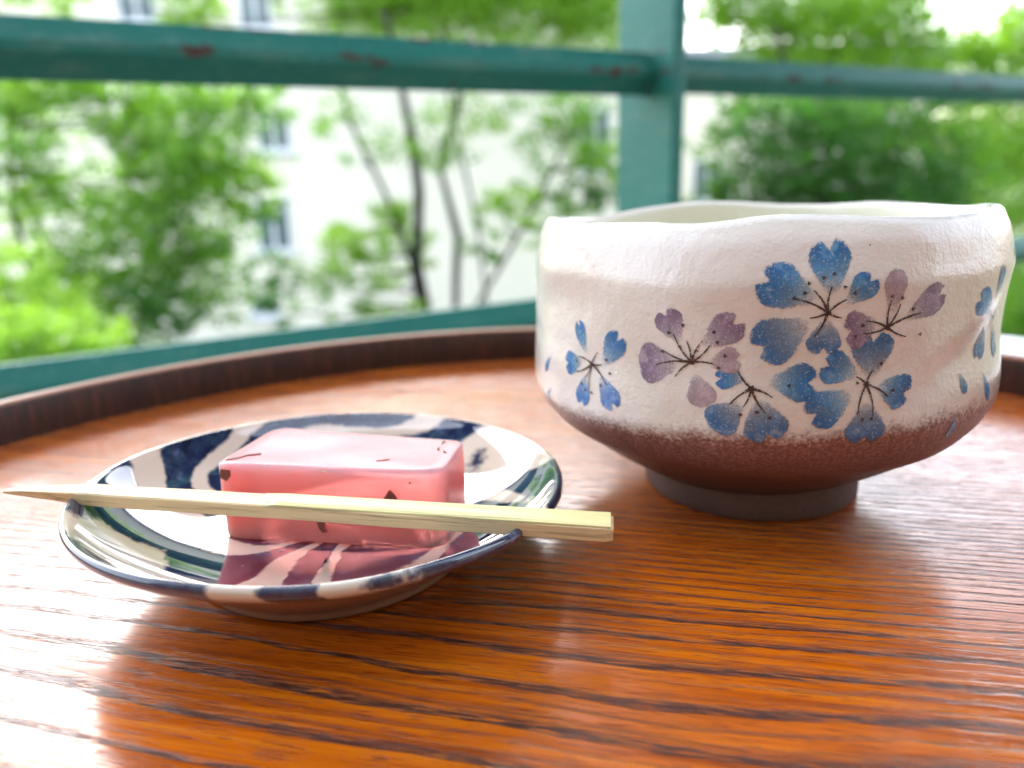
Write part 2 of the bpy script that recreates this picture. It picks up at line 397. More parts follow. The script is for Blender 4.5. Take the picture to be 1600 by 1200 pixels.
# white apartment block straight ahead
BY = 18.0
ab = empty('apartment_building', (0, BY, GZ), 'overexposed white apartment block behind the trees left of the green post', 'building')
box('wall', (-11.5, 0, 0), (3.2, 9, 11.5), M_WALLW, ab)
box('roof', (-11.8, -0.3, 11.502), (3.5, 9.3, 11.75), M_GREYR, ab)
def bxz(px, py, dist_y):
    p = at(px, py, 1.0) - Vector((0, 0, EYE)); k = dist_y / p.y
    return p.x * k, p.z * k + EYE - GZ
for (px, py, wpx, hpx) in [(428, 350, 54, 80), (214, 8, 56, 46), (398, 10, 46, 60), (428, 205, 50, 56), (414, 478, 44, 34), (930, 220, 46, 90)]:
    x, z = bxz(px, py, BY); s_ = BY / FPX * 1.02
    window(ab, x, z, wpx * s_, hpx * s_, 0.0)
# grey roofed house to the right
x0, z0 = bxz(1075, 100, 24); x1, _ = bxz(1250, 100, 24)
hb = empty('house', (0, 24, GZ), 'cream house with grey roof partly seen right of the green post', 'house')
box('wall', (x0 - 1.0, 0, 0), (x1 + 4, 7, z0 - 0.25), M_WALLW, hb)
box('roof', (x0 - 1.4, -0.6, z0 - 0.24), (x1 + 4.4, 7.4, z0 + 0.35), M_GREYR, hb)
for px, py in ((1105, 282),):
    x, z = bxz(px, py, 24); window(hb, x, z, 0.9, 1.2, 0.0)
# low garden wall
gw = box('garden_wall', (-9.5, 15.9, GZ), (5, 16.1, GZ + 0.75), M_CONC); tag(gw, 'low pale garden wall at the foot of the white block', 'wall')

# ------------------------------------------------------------------ trees
rng = np.random.default_rng(7)
def foliage(name, clumps, mat, parent, leaf=0.07):
    """many folded leaves spread through sub-clumps of each clump; one real mesh"""
    V, Fc, nb = [], [], 0
    for (c, R, n) in clumps:
        c = np.array(c); ns = max(5, int(n / 28))
        sub = c + np.clip(rng.normal(size=(ns, 3)), -1.5, 1.5) * R * np.array([0.55, 0.55, 0.5])
        k = rng.integers(0, ns, n)
        P = sub[k] + rng.normal(size=(n, 3)) * R * np.array([0.17, 0.17, 0.11])
        a = rng.normal(size=(n, 3)); a[:, 2] *= 0.5; a /= np.linalg.norm(a, axis=1)[:, None]
        b = rng.normal(size=(n, 3)); b -= (b * a).sum(1)[:, None] * a; b /= np.linalg.norm(b, axis=1)[:, None]
        nn = np.cross(a, b); L = leaf * rng.uniform(0.6, 1.3, n)[:, None]
        tri = np.stack([P - a * L * 0.5, P + b * L * 0.26 + nn * L * 0.10, P + a * L * 0.5, P - b * L * 0.26 + nn * L * 0.10], 1).reshape(-1, 3)
        V.append(tri); i = nb + np.arange(n) * 4
        Fc.append(np.stack([i, i + 1, i + 2], 1)); Fc.append(np.stack([i, i + 2, i + 3], 1)); nb += 4 * n
    V = np.concatenate(V).astype(np.float32); Fc = np.concatenate(Fc).astype(np.int32)
    me = bpy.data.meshes.new(name); me.vertices.add(len(V)); me.vertices.foreach_set('co', V.ravel())
    me.loops.add(Fc.size); me.loops.foreach_set('vertex_index', Fc.ravel())
    me.polygons.add(len(Fc)); me.polygons.foreach_set('loop_start', np.arange(0, Fc.size, 3, dtype=np.int32))
    me.update(calc_edges=True); me.materials.append(mat)
    o = bpy.data.objects.new(name, me); C.objects.link(o); o.parent = parent
    o['kind'] = 'stuff'
    return o

def tree(name, label, trunk_px, dist, clumps, density=1.0, group=None, leaf=0.07, cat='tree', wob=0.0):
    """trunk_px: list of stems [(px,py,width_px)...] from low to high; clumps: (px,py,rpx,tone[,dens,ddist])"""
    base = at(trunk_px[0][0][0], trunk_px[0][0][1], dist); base.z = GZ
    root = empty(name, base, label, cat, group or ('trees behind the railing' if cat == 'tree' else None))
    tops = []
    for k, st in enumerate(trunk_px):
        pts = [at(px, py, dist) - base for px, py, w in st]; rad = [w * 0.78 * dist / FPX / 2 for px, py, w in st]
        b0 = Vector((0, 0, 0)) if k == 0 else Vector((0.12 * k, 0.05 * k, 0))
        b0 = Vector((pts[0].x * 0.35 + b0.x, b0.y, 0)); pts = [b0] + pts; rad = [rad[0] * 1.35] + rad
        fine, fr = [], []
        for i in range(len(pts) - 1):
            for s_ in range(5):
                f = s_ / 5; q = pts[i].lerp(pts[i + 1], f); w_ = rad[0] * 0.6
                q += Vector((noise.noise(q * 1.3) * w_, noise.noise(q * 1.3 + Vector((9, 0, 0))) * w_, 0)); fine.append(q); fr.append(rad[i] * (1 - f) + rad[i + 1] * f)
        fine.append(pts[-1]); fr.append(rad[-1])
        tube('trunk', fine, fr, M_BARK, root, 9); tops += fine[3:]
    by = {}
    for cl in clumps:
        px, py, rpx, tone = cl[:4]; dn = cl[4] if len(cl) > 4 else 1.0; dd = cl[5] if len(cl) > 5 else rng.uniform(-0.6, 0.6)
        dd_ = dist + dd; c = at(px, py, dd_) - base; R = rpx * dd_ / FPX
        n = int(dn * density * 9.0 * (R / leaf) ** 2 * 6.0)
        by.setdefault(tone, []).append((tuple(c), R, max(n, 40)))
        lo = [q for q in tops if q.z < c.z] or tops
        q = min(lo, key=lambda q_: (q_ - c).length)
        mid = q.lerp(c, 0.5) + Vector((rng.normal() * 0.1, rng.normal() * 0.1, -0.06 * (q - c).length))
        rb = (0.022 if name == 'slender_tree' else 0.012) + 0.004 * R
        tube('branch', [q, q.lerp(mid, 0.5) + Vector((0, 0, 0.03)), mid, mid.lerp(c, 0.6), c], [rb, rb * 0.8, rb * 0.6, rb * 0.4, rb * 0.2], M_BARK, root, 6)
    for tone, cs in by.items(): foliage('foliage', cs, LEAF[tone], root, leaf)
    return root

tree('leafy_tree', 'dense green leafy tree filling the left background below the upper rail',
     [[(60, 560, 16), (50, 440, 13), (22, 330, 10), (10, 200, 7)]], 7.5,
     [(35, 160, 80, 'mid'), (125, 140, 62, 'mid'), (20, 265, 70, 'mid'), (215, 150, 70, 'mid'), (320, 160, 80, 'mid'), (405, 165, 45, 'mid', .9), (250, 215, 70, 'mid'), (330, 240, 85, 'mid'),
      (385, 285, 55, 'bright', .9), (225, 290, 75, 'mid'), (100, 300, 55, 'mid', .7), (290, 340, 80, 'mid', .9), (190, 380, 80, 'mid', .8), (110, 395, 70, 'mid', .8), (255, 430, 80, 'mid'),
      (350, 375, 50, 'mid', .5), (330, 450, 60, 'mid', .8), (260, 490, 60, 'dark'), (140, 470, 60, 'mid', .9), (180, 530, 70, 'mid'), (30, 330, 50, 'bright', .8), (400, 330, 35, 'dark', .5), (20, 100, 60, 'bright'), (300, 260, 60, 'dark', .7)], 0.68)
tree('shrub', 'bright yellow green shrub at the lower left behind the lower rail',
     [[(60, 620, 8), (50, 560, 6)]], 5.2,
     [(25, 430, 55, 'bright', .8), (60, 500, 70, 'bright'), (20, 540, 70, 'bright'), (120, 540, 60, 'bright'), (180, 560, 50, 'bright', .8), (80, 580, 80, 'mid')], 1.0, leaf=0.05, cat='shrub')
tree('slender_tree', 'open multi stemmed tree with dark slender trunks in front of the white block',
     [[(668, 490, 20), (650, 410, 20), (655, 300, 21), (645, 210, 19), (625, 130, 14), (600, 20, 9)],
      [(712, 490, 14), (714, 370, 17), (690, 270, 12), (712, 180, 15), (735, 60, 10)],
      [(640, 400, 9), (600, 300, 10), (560, 220, 9), (530, 130, 9), (500, 30, 5)],
      [(745, 480, 9), (790, 400, 9), (830, 330, 8), (880, 230, 5)]], 9.0,
     [(540, 175, 50, 'mid', .22), (600, 235, 60, 'mid', .20), (700, 215, 60, 'mid', .28), (745, 175, 50, 'bright', .35), (560, 395, 50, 'bright', .95), (620, 350, 42, 'bright', .8), (520, 360, 26, 'bright', .5), (640, 400, 36, 'bright', .7),
      (790, 340, 50, 'bright', .5), (850, 300, 50, 'mid', .4), (840, 200, 60, 'mid', .35), (915, 200, 60, 'mid', .5), (930, 290, 45, 'dark', .6), (880, 350, 45, 'mid', .6), (940, 250, 50, 'bright', .5),
      (500, 440, 60, 'mid', .28), (430, 425, 45, 'dark', .4), (620, 455, 45, 'bright', .3), (420, 480, 40, 'dark', .4), (750, 380, 35, 'mid', .3), (560, 455, 45, 'mid', .3)], 0.9)
tree('leafy_tree', 'bright green tree crown showing above the upper rail left of the post',
     [[(760, 470, 7), (745, 350, 7), (700, 150, 7), (690, 10, 6)]], 11.0,
     [(545, 10, 70, 'bright'), (640, 15, 70, 'bright', .9), (730, 10, 80, 'bright'), (820, 10, 80, 'bright', .8), (910, 20, 75, 'bright', .9), (600, -70, 110, 'bright'), (780, -80, 120, 'bright'), (950, -60, 110, 'bright'),
      (305, 12, 50, 'bright', .8), (250, -50, 60, 'bright', .7), (100, 0, 40, 'bright', .3), (440, -20, 40, 'bright', .5), (30, -20, 50, 'bright', .4), (960, 110, 40, 'bright', .6)], 0.9, leaf=0.075)
tree('leafy_tree', 'dark dense green tree directly behind the tea bowl right of the post',
     [[(1290, 420, 18), (1280, 300, 16), (1240, 160, 12), (1210, 40, 8)]], 8.5,
     [(1130, 270, 60, 'mid', .5), (1200, 210, 75, 'dark'), (1290, 215, 85, 'dark'), (1390, 235, 90, 'dark'), (1490, 260, 80, 'mid'), (1245, 285, 80, 'dark'), (1345, 300, 85, 'dark'), (1450, 310, 80, 'dark'), (1160, 320, 60, 'dark', .8),
      (1180, 170, 50, 'mid', .8), (1300, 170, 60, 'mid'), (1400, 180, 60, 'mid', .8), (1260, 380, 90, 'dark'), (1400, 380, 90, 'dark'), (1110, 200, 35, 'mid', .35), (1120, 370, 60, 'dark')], 0.7)
tree('leafy_tree', 'sunlit bright green tree at the right edge above and below the rail',
     [[(1500, 520, 12), (1490, 400, 12), (1440, 200, 10), (1370, 60, 8), (1330, -60, 5)]], 10.0,
     [(1130, 30, 50, 'bright', .6), (1210, 40, 65, 'bright'), (1300, 50, 80, 'bright'), (1250, 95, 60, 'bright'), (1390, 75, 75, 'bright'), (1370, 10, 60, 'bright', .7), (1480, 100, 65, 'bright'), (1560, 95, 60, 'bright'),
      (1440, 20, 40, 'bright', .35), (1595, 30, 45, 'bright', .7), (1180, -50, 100, 'bright'), (1350, -60, 110, 'bright'), (1540, 190, 60, 'bright', .7), (1580, 260, 70, 'bright'), (1595, 340, 60, 'bright'), (1600, 430, 60, 'mid'), (1590, 500, 70, 'mid'), (1500, 200, 55, 'bright', .6), (1640, 200, 90, 'bright'), (1650, 90, 80, 'bright')], 1.0, leaf=0.08)

# ------------------------------------------------------------------ balcony: floor, added light blockers, railing, tables
box('balcony_floor', (-1.3, -1.2, -0.80), (2.6, 1.3, -0.70), M_DECK)['kind'] = 'structure'
blocker = empty('light_blocker', (0.7, -1.2, 1.60), 'unseen dark panel added over the balcony to block sun and zenith light', 'light_blocker')  # out of view; added to darken tray reflections and keep the sun off
box('blocker_panel', (-1.87, 1.75, 0.0), (1.9, 3.85, 0.06), M_BLOCKER, blocker)
for x_ in (-1.80, 1.83): box('blocker_arm', (x_ - 0.02, 0.002, -0.045), (x_ + 0.02, 3.80, -0.002), M_BLOCKER, blocker)
fill_wall = box('fill_block_wall', (-2.2, -1.45, -4.2), (4.5, -1.202, 3.2), M_FILLBLOCK)  # out of view; added to darken the balcony from behind
tag(fill_wall, 'unseen wall added behind the camera to cut fill light', 'wall')
RA = 1.03927; rd = Vector((math.sin(RA), math.cos(RA), 0)); rn = Vector((rd.y, -rd.x, 0))   # along the railing; towards the camera side
S_ = 1.1                                             # spacing 0.22 m
P0 = Vector((0.0262, 0.7367, 0)); ZU, ZL = EYE + (0.1661585 - EYE) * S_, EYE + (-0.0338416 - EYE) * S_
railing = empty('balcony_railing', (0.0, 0.0, -0.70), 'green painted metal balcony railing with rust spots behind the tray', 'railing')
def rail(s0, s1, ztop, hw, name='rail', top=True):
    """square bar set on edge: one face looks up, the other down"""
    n_ = 40; vs_, fs = [], []
    ring = []
    for k in range(4):
        a = math.pi / 2 * k
        for da in (-0.16, 0.16): ring.append((math.cos(a + da), math.sin(a + da)))
    for i in range(n_ + 1):
        s = s0 + (s1 - s0) * i / n_
        for cx, cz in ring:
            p = P0 + rd * s + rn * (cx * hw); w = 1 + 0.01 * noise.noise(Vector((s * 30, cx, cz)))
            vs_.append((p.x, p.y, ztop - hw + cz * hw * w + 0.70))
    m_ = len(ring)
    for i in range(n_):
        for k in range(m_): fs.append((i * m_ + k, i * m_ + (k + 1) % m_, (i + 1) * m_ + (k + 1) % m_, (i + 1) * m_ + k))
    fs.append(tuple(range(m_))); fs.append(tuple(n_ * m_ + k for k in range(m_))[::-1])
    return mesh(name, vs_, fs, M_RAIL, railing, smooth=False)
# post: flat bar across the rail line
tpost = 0.0
for s_try in np.linspace(0.0, 0.6, 601):
    q = P0 + rd * s_try
    if q.x / q.y <= 0.172: tpost = s_try
HW = 0.0185
rail(-1.9, tpost - 0.003, ZU, HW + .001); rail(tpost + 0.0125, 1.9, ZU - 0.001, HW - 0.001)
rail(-1.9, tpost - 0.003, ZL, HW); rail(tpost + 0.0125, 1.9, ZL, HW)
bm = bmesh.new()
pc = P0 + rd * (tpost + 0.005)
Mx = Matrix(((rd.x, rn.x, 0, pc.x), (rd.y, rn.y, 0, pc.y), (0, 0, 1, 0), (0, 0, 0, 1)))
box_bm(bm, -0.008, -0.043, 0.0, 0.007, 0.040, 2.3, bev=0.0025, M=Mx)
bm_obj('post', bm, M_RAIL, railing)
bm = bmesh.new(); box_bm(bm, -0.05, -0.06, 0.0, 0.05, 0.06, 0.012, bev=0.002, M=Mx); bm_obj('base_plate', bm, M_RAIL, railing)

def round_table(cx, cy, R, ztop, thick, label, mat):
    root = empty('round_table', (cx, cy, -0.70), label, 'table')
    vs_, fs = [], []; n_ = 64
    for z in (ztop - thick, ztop):
        for k in range(n_): vs_.append((R * math.cos(2 * math.pi * k / n_), R * math.sin(2 * math.pi * k / n_), z + 0.70))
    for k in range(n_): fs.append((k, (k + 1) % n_, n_ + (k + 1) % n_, n_ + k))
    fs.append(tuple(range(n_))[::-1]); fs.append(tuple(range(n_, 2 * n_)))
    mesh('tabletop', vs_, fs, mat, root, smooth=False)
    for a in (45, 135, 225, 315):
        a = math.radians(a); tube('leg', [(R * .75 * math.cos(a), R * .75 * math.sin(a), 0.0), (R * .6 * math.cos(a), R * .6 * math.sin(a), 0.70 + ztop - thick)], [0.011, 0.014], mat, root, 10)
    return root
round_table(0.0, 0.10, 0.145, -0.0045, 0.02, 'small round brown table hidden under the tray', M_TABLE)
st = empty('side_table', (0.235, 0.275, -0.70), 'white table whose far edge shows beyond the tray rim right of the bowl', 'table', rz=math.radians(-45))
e_ = 0.080
box('tabletop', (-0.09, -0.07, 0.675), (0.105, 0.0577, 0.694), M_WHITE, st, bev=0.002)
for sx in (-0.075, 0.09):
    for sy in (-0.055, 0.043):
        box('leg', (sx - 0.01, sy - 0.01, 0.0), (sx + 0.01, sy + 0.01, 0.6745), M_WHITE, st)

# ------------------------------------------------------------------ round tray
TX, TY, TR = 0.0152, 0.1146, 0.1984
tray = empty('round_tray', (TX, TY, 0.0), 'round reddish brown lacquered wooden tray with low dark rim', 'tray')
n_ = 256; vs_, fs = [(0, 0, 0)], []
for k in range(n_): vs_.append(((TR + .001) * math.cos(2 * math.pi * k / n_), (TR + .001) * math.sin(2 * math.pi * k / n_), 0))
nb = len(vs_)
for k in range(n_): vs_.append(((TR + .001) * math.cos(2 * math.pi * k / n_), (TR + .001) * math.sin(2 * math.pi * k / n_), -0.004))
for k in range(n_):
    k2 = (k + 1) % n_
    fs.append((0, 1 + k, 1 + k2)); fs.append((1 + k, nb + k, nb + k2, 1 + k2))
fs.append(tuple(nb + k for k in range(n_))[::-1])
mesh('tray_base', vs_, fs, M_WOOD, tray, smooth=False)
prof = [(TR, -0.0042), (TR, 0.0002), (TR + .0002, 0.0108), (TR + .0007, 0.0119), (TR + .0016, 0.0124), (TR + .0048, 0.0124), (TR + .0060, 0.0119), (TR + .0066, 0.0108), (TR + .0066, 0.0), (TR + .0058, -0.0042)]
vs_, fs = [], []; m_ = len(prof); n_ = 384
for k in range(n_):
    a = 2 * math.pi * k / n_
    for r_, z_ in prof:
        vs_.append((r_ * math.cos(a), r_ * math.sin(a), z_))
for k in range(n_):
    for j in range(m_): fs.append((k * m_ + j, ((k + 1) % n_) * m_ + j, ((k + 1) % n_) * m_ + (j + 1) % m_, k * m_ + (j + 1) % m_))
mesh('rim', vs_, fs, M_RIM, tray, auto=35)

# ------------------------------------------------------------------ tea bowl
BX, BYc = 0.0566, 0.1824
PROF = np.array([(0, .025), (.0064, .0252), (.0086, .0292), (.0118, .0345), (.0155, .0397), (.0195, .0458), (.0235, .0490), (.028, .0508), (.034, .0508), (.04, .0504), (.05, .0508), (.056, .0511), (.063, .0495), (.0665, .0478)])
# smoothed radius table
zt = np.linspace(0.0066, 0.0665, 400); rt_ = np.interp(zt, *PROF.T)
ker = np.hanning(25); ker /= ker.sum(); rt_ = np.convolve(np.pad(rt_, 12, mode='reflect', reflect_type='odd'), ker, 'valid')
RIM = [(-3.18, .0650), (-2.95, .0654), (-2.831, .0647), (-2.631, .0650), (-2.301, .0659), (-2.097, .0657), (-1.94, .0666), (-1.834, .0674), (-1.622, .0672), (-1.393, .0666), (-1.105, .0662), (-0.818, .0666), (-0.5, .0668), (-0.266, .0663),
       (0.049, .0649), (0.362, .0649), (0.596, .0652), (0.85, .0642), (1.137, .0641), (1.43, .0651), (1.66, .0652), (1.948, .0641), (2.18, .0631), (2.397, .0623), (2.68, .0636), (3.1031, .0650)]
ra = np.array([a for a, _ in RIM]); rz_ = np.array([z for _, z in RIM])
gt = np.linspace(-math.pi, math.pi, 721); gz = np.interp(gt, ra, rz_, period=2 * math.pi)
k2 = np.hanning(31); k2 /= k2.sum(); gz = np.convolve(np.pad(gz[:-1], 15, mode='wrap'), k2, 'valid')
gz = np.append(gz, gz[0])
def rimz(th): return float(np.interp((th + math.pi) % (2 * math.pi) - math.pi, gt, gz))
ZC = 0.040
def bowl_pt(th, z, off=0.0):
    rz = rimz(th); zs = z if z < ZC else ZC + (z - ZC) * (0.0665 - ZC) / (rz - ZC)
    r_ = float(np.interp(zs, zt, rt_)) if zs >= 0.0066 else float(np.interp(zs, *PROF.T))
    v = Vector((math.cos(th) * 0.05, math.sin(th) * 0.05, z))
    w = min(1.0, max(0.0, (z - 0.010) / 0.02))
    d = noise.noise(v * 26 + Vector((3.1, 0, 0))) * 0.0011 + noise.noise(v * 62 + Vector((0, 7.7, 0))) * 0.0008
    # pinched dents near the left shoulder and a diagonal finger groove on the right
    def dent(t0, z0, st_, sz, amp, sl=0.0):
        dt = (th - t0); dz = z - z0 - sl * dt
        return amp * math.exp(-(dt / st_) ** 2 - (dz / sz) ** 2)
    d += dent(-2.72, .050, .16, .006, -.0009) + dent(-2.55, .041, .12, .005, .0005, .02) + dent(-1.02, .0415, .26, .0040, -.0003, .022) + dent(-0.98, .0490, .26, .0040, .0002, .022) + dent(-1.28, .0395, .2, .003, .0004, .03)
    r_ += d * w + off
    return Vector((r_ * math.cos(th), r_ * math.sin(th), z))
bowl = empty('tea_bowl', (BX, BYc, 0.0002), 'cream glazed ceramic tea bowl painted with blue and purple cherry blossoms, brown base', 'bowl')
NTH = 540; rows = [0.0065, 0.0070, 0.0077, 0.0084, 0.0092, 0.0100] + list(np.linspace(0.0108, 0.030, 29)[0:]) + list(np.linspace(0.031, 0.0640, 50))
vs_, fs = [], []
for z in rows:
    for k in range(NTH):
        th = -math.pi + 2 * math.pi * k / NTH; zz = z if z < ZC else ZC + (z - ZC) * (rimz(th) - ZC) / (0.0665 - ZC)
        vs_.append(bowl_pt(th, zz))
# lip and inside
lip = [(-0.0000, 0.0013), (-0.0004, 0.0006), (-0.0011, 0.0000), (-0.0022, 0.0000), (-0.0030, 0.0005), (-0.0036, 0.0014)]
n_lip0 = len(rows)
for dr, dz in lip:
    for k in range(NTH):
        th = -math.pi + 2 * math.pi * k / NTH; rz = rimz(th); p = bowl_pt(th, rz - 0.0014); rr = math.hypot(p.x, p.y) + dr
        vs_.append((rr * math.cos(th), rr * math.sin(th), rz - dz))
inner = [(0.060, .0470), (0.052, .0468), (0.042, .0465), (0.032, .0458), (0.025, .0435), (0.020, .039), (0.016, .032), (0.0135, .022), (0.0125, .011), (0.0123, .0005)]
for z, r_ in inner:
    for k in range(NTH):
        th = -math.pi + 2 * math.pi * k / NTH; zz = z if z < ZC else ZC + (z - ZC) * (rimz(th) - ZC) / (0.0665 - ZC)
        r2 = r_ + noise.noise(Vector((math.cos(th) * 1.5, math.sin(th) * 1.5, z * 30))) * 0.0007 * (1 if z > .02 else 0)
        vs_.append((r2 * math.cos(th), r2 * math.sin(th), zz))
nr = len(rows) + len(lip) + len(inner)
for i in range(nr - 1):
    for k in range(NTH):
        fs.append((i * NTH + k, i * NTH + (k + 1) % NTH, (i + 1) * NTH + (k + 1) % NTH, (i + 1) * NTH + k))
fs.append(tuple((nr - 1) * NTH + k for k in range(NTH)))
bo = mesh('bowl_body', vs_, fs, [M_BOWL, M_BIN], bowl)
mi = np.zeros(len(fs), dtype=np.int32); mi[(len(rows) + 4) * NTH:] = 1; bo.data.polygons.foreach_set('material_index', mi)
# foot ring
fp = [(0.0, .0205), (0.0, .0247), (0.0006, .0252), (0.0038, .0253), (0.0070, .0256), (0.0070, .0205)]
vs_, fs = [], []; n_ = 180
for k in range(n_):
    a = 2 * math.pi * k / n_
    for z_, r_ in fp:
        q = r_ + (noise.noise(Vector((math.cos(a) * 2, math.sin(a) * 2, z_ * 100))) * 0.0003 if r_ > .024 else 0); vs_.append((q * math.cos(a), q * math.sin(a), z_))
m_ = len(fp)
for k in range(n_):
    for j in range(m_): fs.append((k * m_ + j, ((k + 1) % n_) * m_ + j, ((k + 1) % n_) * m_ + (j + 1) % m_, k * m_ + (j + 1) % m_))
mesh('foot_ring', vs_, fs, M_FOOT, bowl, auto=40, loc=(0.0016, 0, 0))

FLOWERS = [
    ('A', {'c': (-2.5025, 0.03801), 'p': [((-2.5396, 0.03989), (-2.6038, 0.04635), 0.00353, 'blue', 1), ((-2.4393, 0.03833), (-2.342, 0.04556), 0.00479, 'blue', 1), ((-2.5692, 0.0379), (-2.6923, 0.03622), 0.00454, 'blue', 1), ((-2.5405, 0.03527), (-2.5668, 0.02846), 0.00391, 'light', 1), ((-2.453, 0.03615), (-2.3677, 0.02983), 0.00479, 'light', 1)], 'l': [(-2.4687, 0.04065), (-2.5876, 0.03878), (-2.6032, 0.03542), (-2.5151, 0.03194), (-2.4141, 0.03445), (-2.4463, 0.03839), (-2.5434, 0.03471)], 'd': [(-2.5985, 0.03774), (-2.4207, 0.03951), (-2.4015, 0.037), (-2.5626, 0.0333), (-2.5387, 0.03234), (-2.5002, 0.0321), (-2.4472, 0.03412)]}),
    ('B', {'c': (-2.064, 0.04167), 'p': [((-2.1077, 0.04517), (-2.172, 0.05117), 0.00504, 'purple', 1), ((-2.0247, 0.04482), (-1.899, 0.05026), 0.00529, 'purple', 1), ((-2.1156, 0.04079), (-2.2744, 0.04052), 0.00706, 'purple', 0), ((-2.0047, 0.04169), (-1.8918, 0.0429), 0.00454, 'pale', 1), ((-2.0534, 0.03955), (-2.0102, 0.03335), 0.00479, 'pale', 0)], 'l': [(-2.1297, 0.04662), (-2.0822, 0.04564), (-2.0255, 0.04587), (-2.0003, 0.04503), (-2.1728, 0.04339), (-2.1976, 0.04042), (-1.9846, 0.04165), (-2.1234, 0.03858)], 'd': [(-2.0951, 0.04843), (-2.1467, 0.04678), (-1.9888, 0.04752), (-1.9765, 0.04569), (-2.1726, 0.04315), (-1.9484, 0.04332), (-1.9685, 0.041), (-2.1051, 0.04435)]}),
    ('C', {'c': (-1.627, 0.0512), 'p': [((-1.6182, 0.05427), (-1.6354, 0.0638), 0.0063, 'blue', 1), ((-1.672, 0.05321), (-1.861, 0.0575), 0.00706, 'blue', 1), ((-1.5664, 0.05267), (-1.4787, 0.05749), 0.00454, 'blue', 1), ((-1.6867, 0.04966), (-1.8588, 0.04403), 0.00781, 'grey', 1), ((-1.6291, 0.05008), (-1.6296, 0.04351), 0.00554, 'grey', 1)], 'l': [(-1.6212, 0.0558), (-1.6797, 0.05519), (-1.5683, 0.05345), (-1.7342, 0.05366), (-1.6836, 0.05033), (-1.5786, 0.05025), (-1.6654, 0.04695)], 'd': [(-1.6487, 0.05719), (-1.6156, 0.05779), (-1.6953, 0.05628), (-1.7073, 0.05466), (-1.7386, 0.05378), (-1.5791, 0.05554), (-1.5451, 0.05451)]}),
    ('D', {'c': (-1.4152, 0.04823), 'p': [((-1.4047, 0.05055), (-1.4045, 0.05858), 0.00378, 'pale', 0), ((-1.3535, 0.04961), (-1.1843, 0.05422), 0.00504, 'purple', 1), ((-1.4494, 0.04889), (-1.5687, 0.04755), 0.0063, 'purple', 1)], 'l': [(-1.4145, 0.05303), (-1.3789, 0.05226), (-1.2898, 0.05039), (-1.4939, 0.04955), (-1.4998, 0.04731), (-1.3413, 0.04639)], 'd': [(-1.4142, 0.05369), (-1.375, 0.05325), (-1.3288, 0.05121), (-1.5036, 0.04879), (-1.5234, 0.04691), (-1.2846, 0.04662)]}),
    ('E', {'c': (-1.8562, 0.03763), 'p': [((-1.8795, 0.0393), (-1.9845, 0.03893), 0.00353, 'blue', 1), ((-1.802, 0.03901), (-1.6326, 0.03868), 0.0063, 'blue', 1), ((-1.8877, 0.03485), (-1.9887, 0.0293), 0.00605, 'grey', 0), ((-1.8327, 0.03572), (-1.7818, 0.02739), 0.00706, 'grey', 1)], 'l': [(-1.9048, 0.04074), (-1.9266, 0.03447), (-1.8805, 0.03417), (-1.8065, 0.03333), (-1.7862, 0.03617)], 'd': [(-1.7331, 0.03832), (-1.7905, 0.03241), (-1.8344, 0.03337), (-1.8877, 0.03272)]}),
    ('F', {'c': (-1.4663, 0.03818), 'p': [((-1.4516, 0.03928), (-1.4582, 0.04789), 0.00706, 'grey', 1), ((-1.503, 0.03986), (-1.6341, 0.04237), 0.0058, 'blue', 1), ((-1.5176, 0.03682), (-1.6675, 0.03196), 0.0068, 'blue', 1), ((-1.4576, 0.03494), (-1.4496, 0.02661), 0.0068, 'grey', 1), ((-1.4257, 0.03783), (-1.2849, 0.03559), 0.00605, 'blue', 1)], 'l': [(-1.4446, 0.04075), (-1.505, 0.03964), (-1.3814, 0.03571), (-1.4888, 0.03269), (-1.4313, 0.03215)], 'd': [(-1.4682, 0.03167), (-1.4353, 0.0318), (-1.3651, 0.03679), (-1.499, 0.03849), (-1.4188, 0.04183)]}),
    ('G', {'c': (-0.8116, 0.04663), 'p': [((-0.8734, 0.04866), (-1.0065, 0.05175), 0.00504, 'blue', 1), ((-0.8515, 0.05032), (-0.8267, 0.05717), 0.00277, 'blue', 1), ((-0.8749, 0.04564), (-0.9259, 0.03906), 0.00378, 'grey', 1), ((-0.8004, 0.04567), (-0.7396, 0.03795), 0.00252, 'grey', 1)], 'l': [(-0.8333, 0.0447), (-0.8029, 0.04852), (-0.8855, 0.04874)], 'd': []}),
    ('loose', {'c': (-1.0404, 0.03604), 'p': [((-2.8166, 0.03668), (-2.8849, 0.03211), 0.00151, 'blue', 0), ((-2.8051, 0.02977), (-2.9345, 0.02456), 0.00113, 'blue', 0), ((-1.0445, 0.03799), (-1.0011, 0.03363), 0.00176, 'grey', 0), ((-0.886, 0.03687), (-0.7919, 0.03003), 0.00176, 'blue', 0), ((-1.0522, 0.03026), (-1.0593, 0.02524), 0.00189, 'grey', 0)], 'l': [], 'd': []}),
]

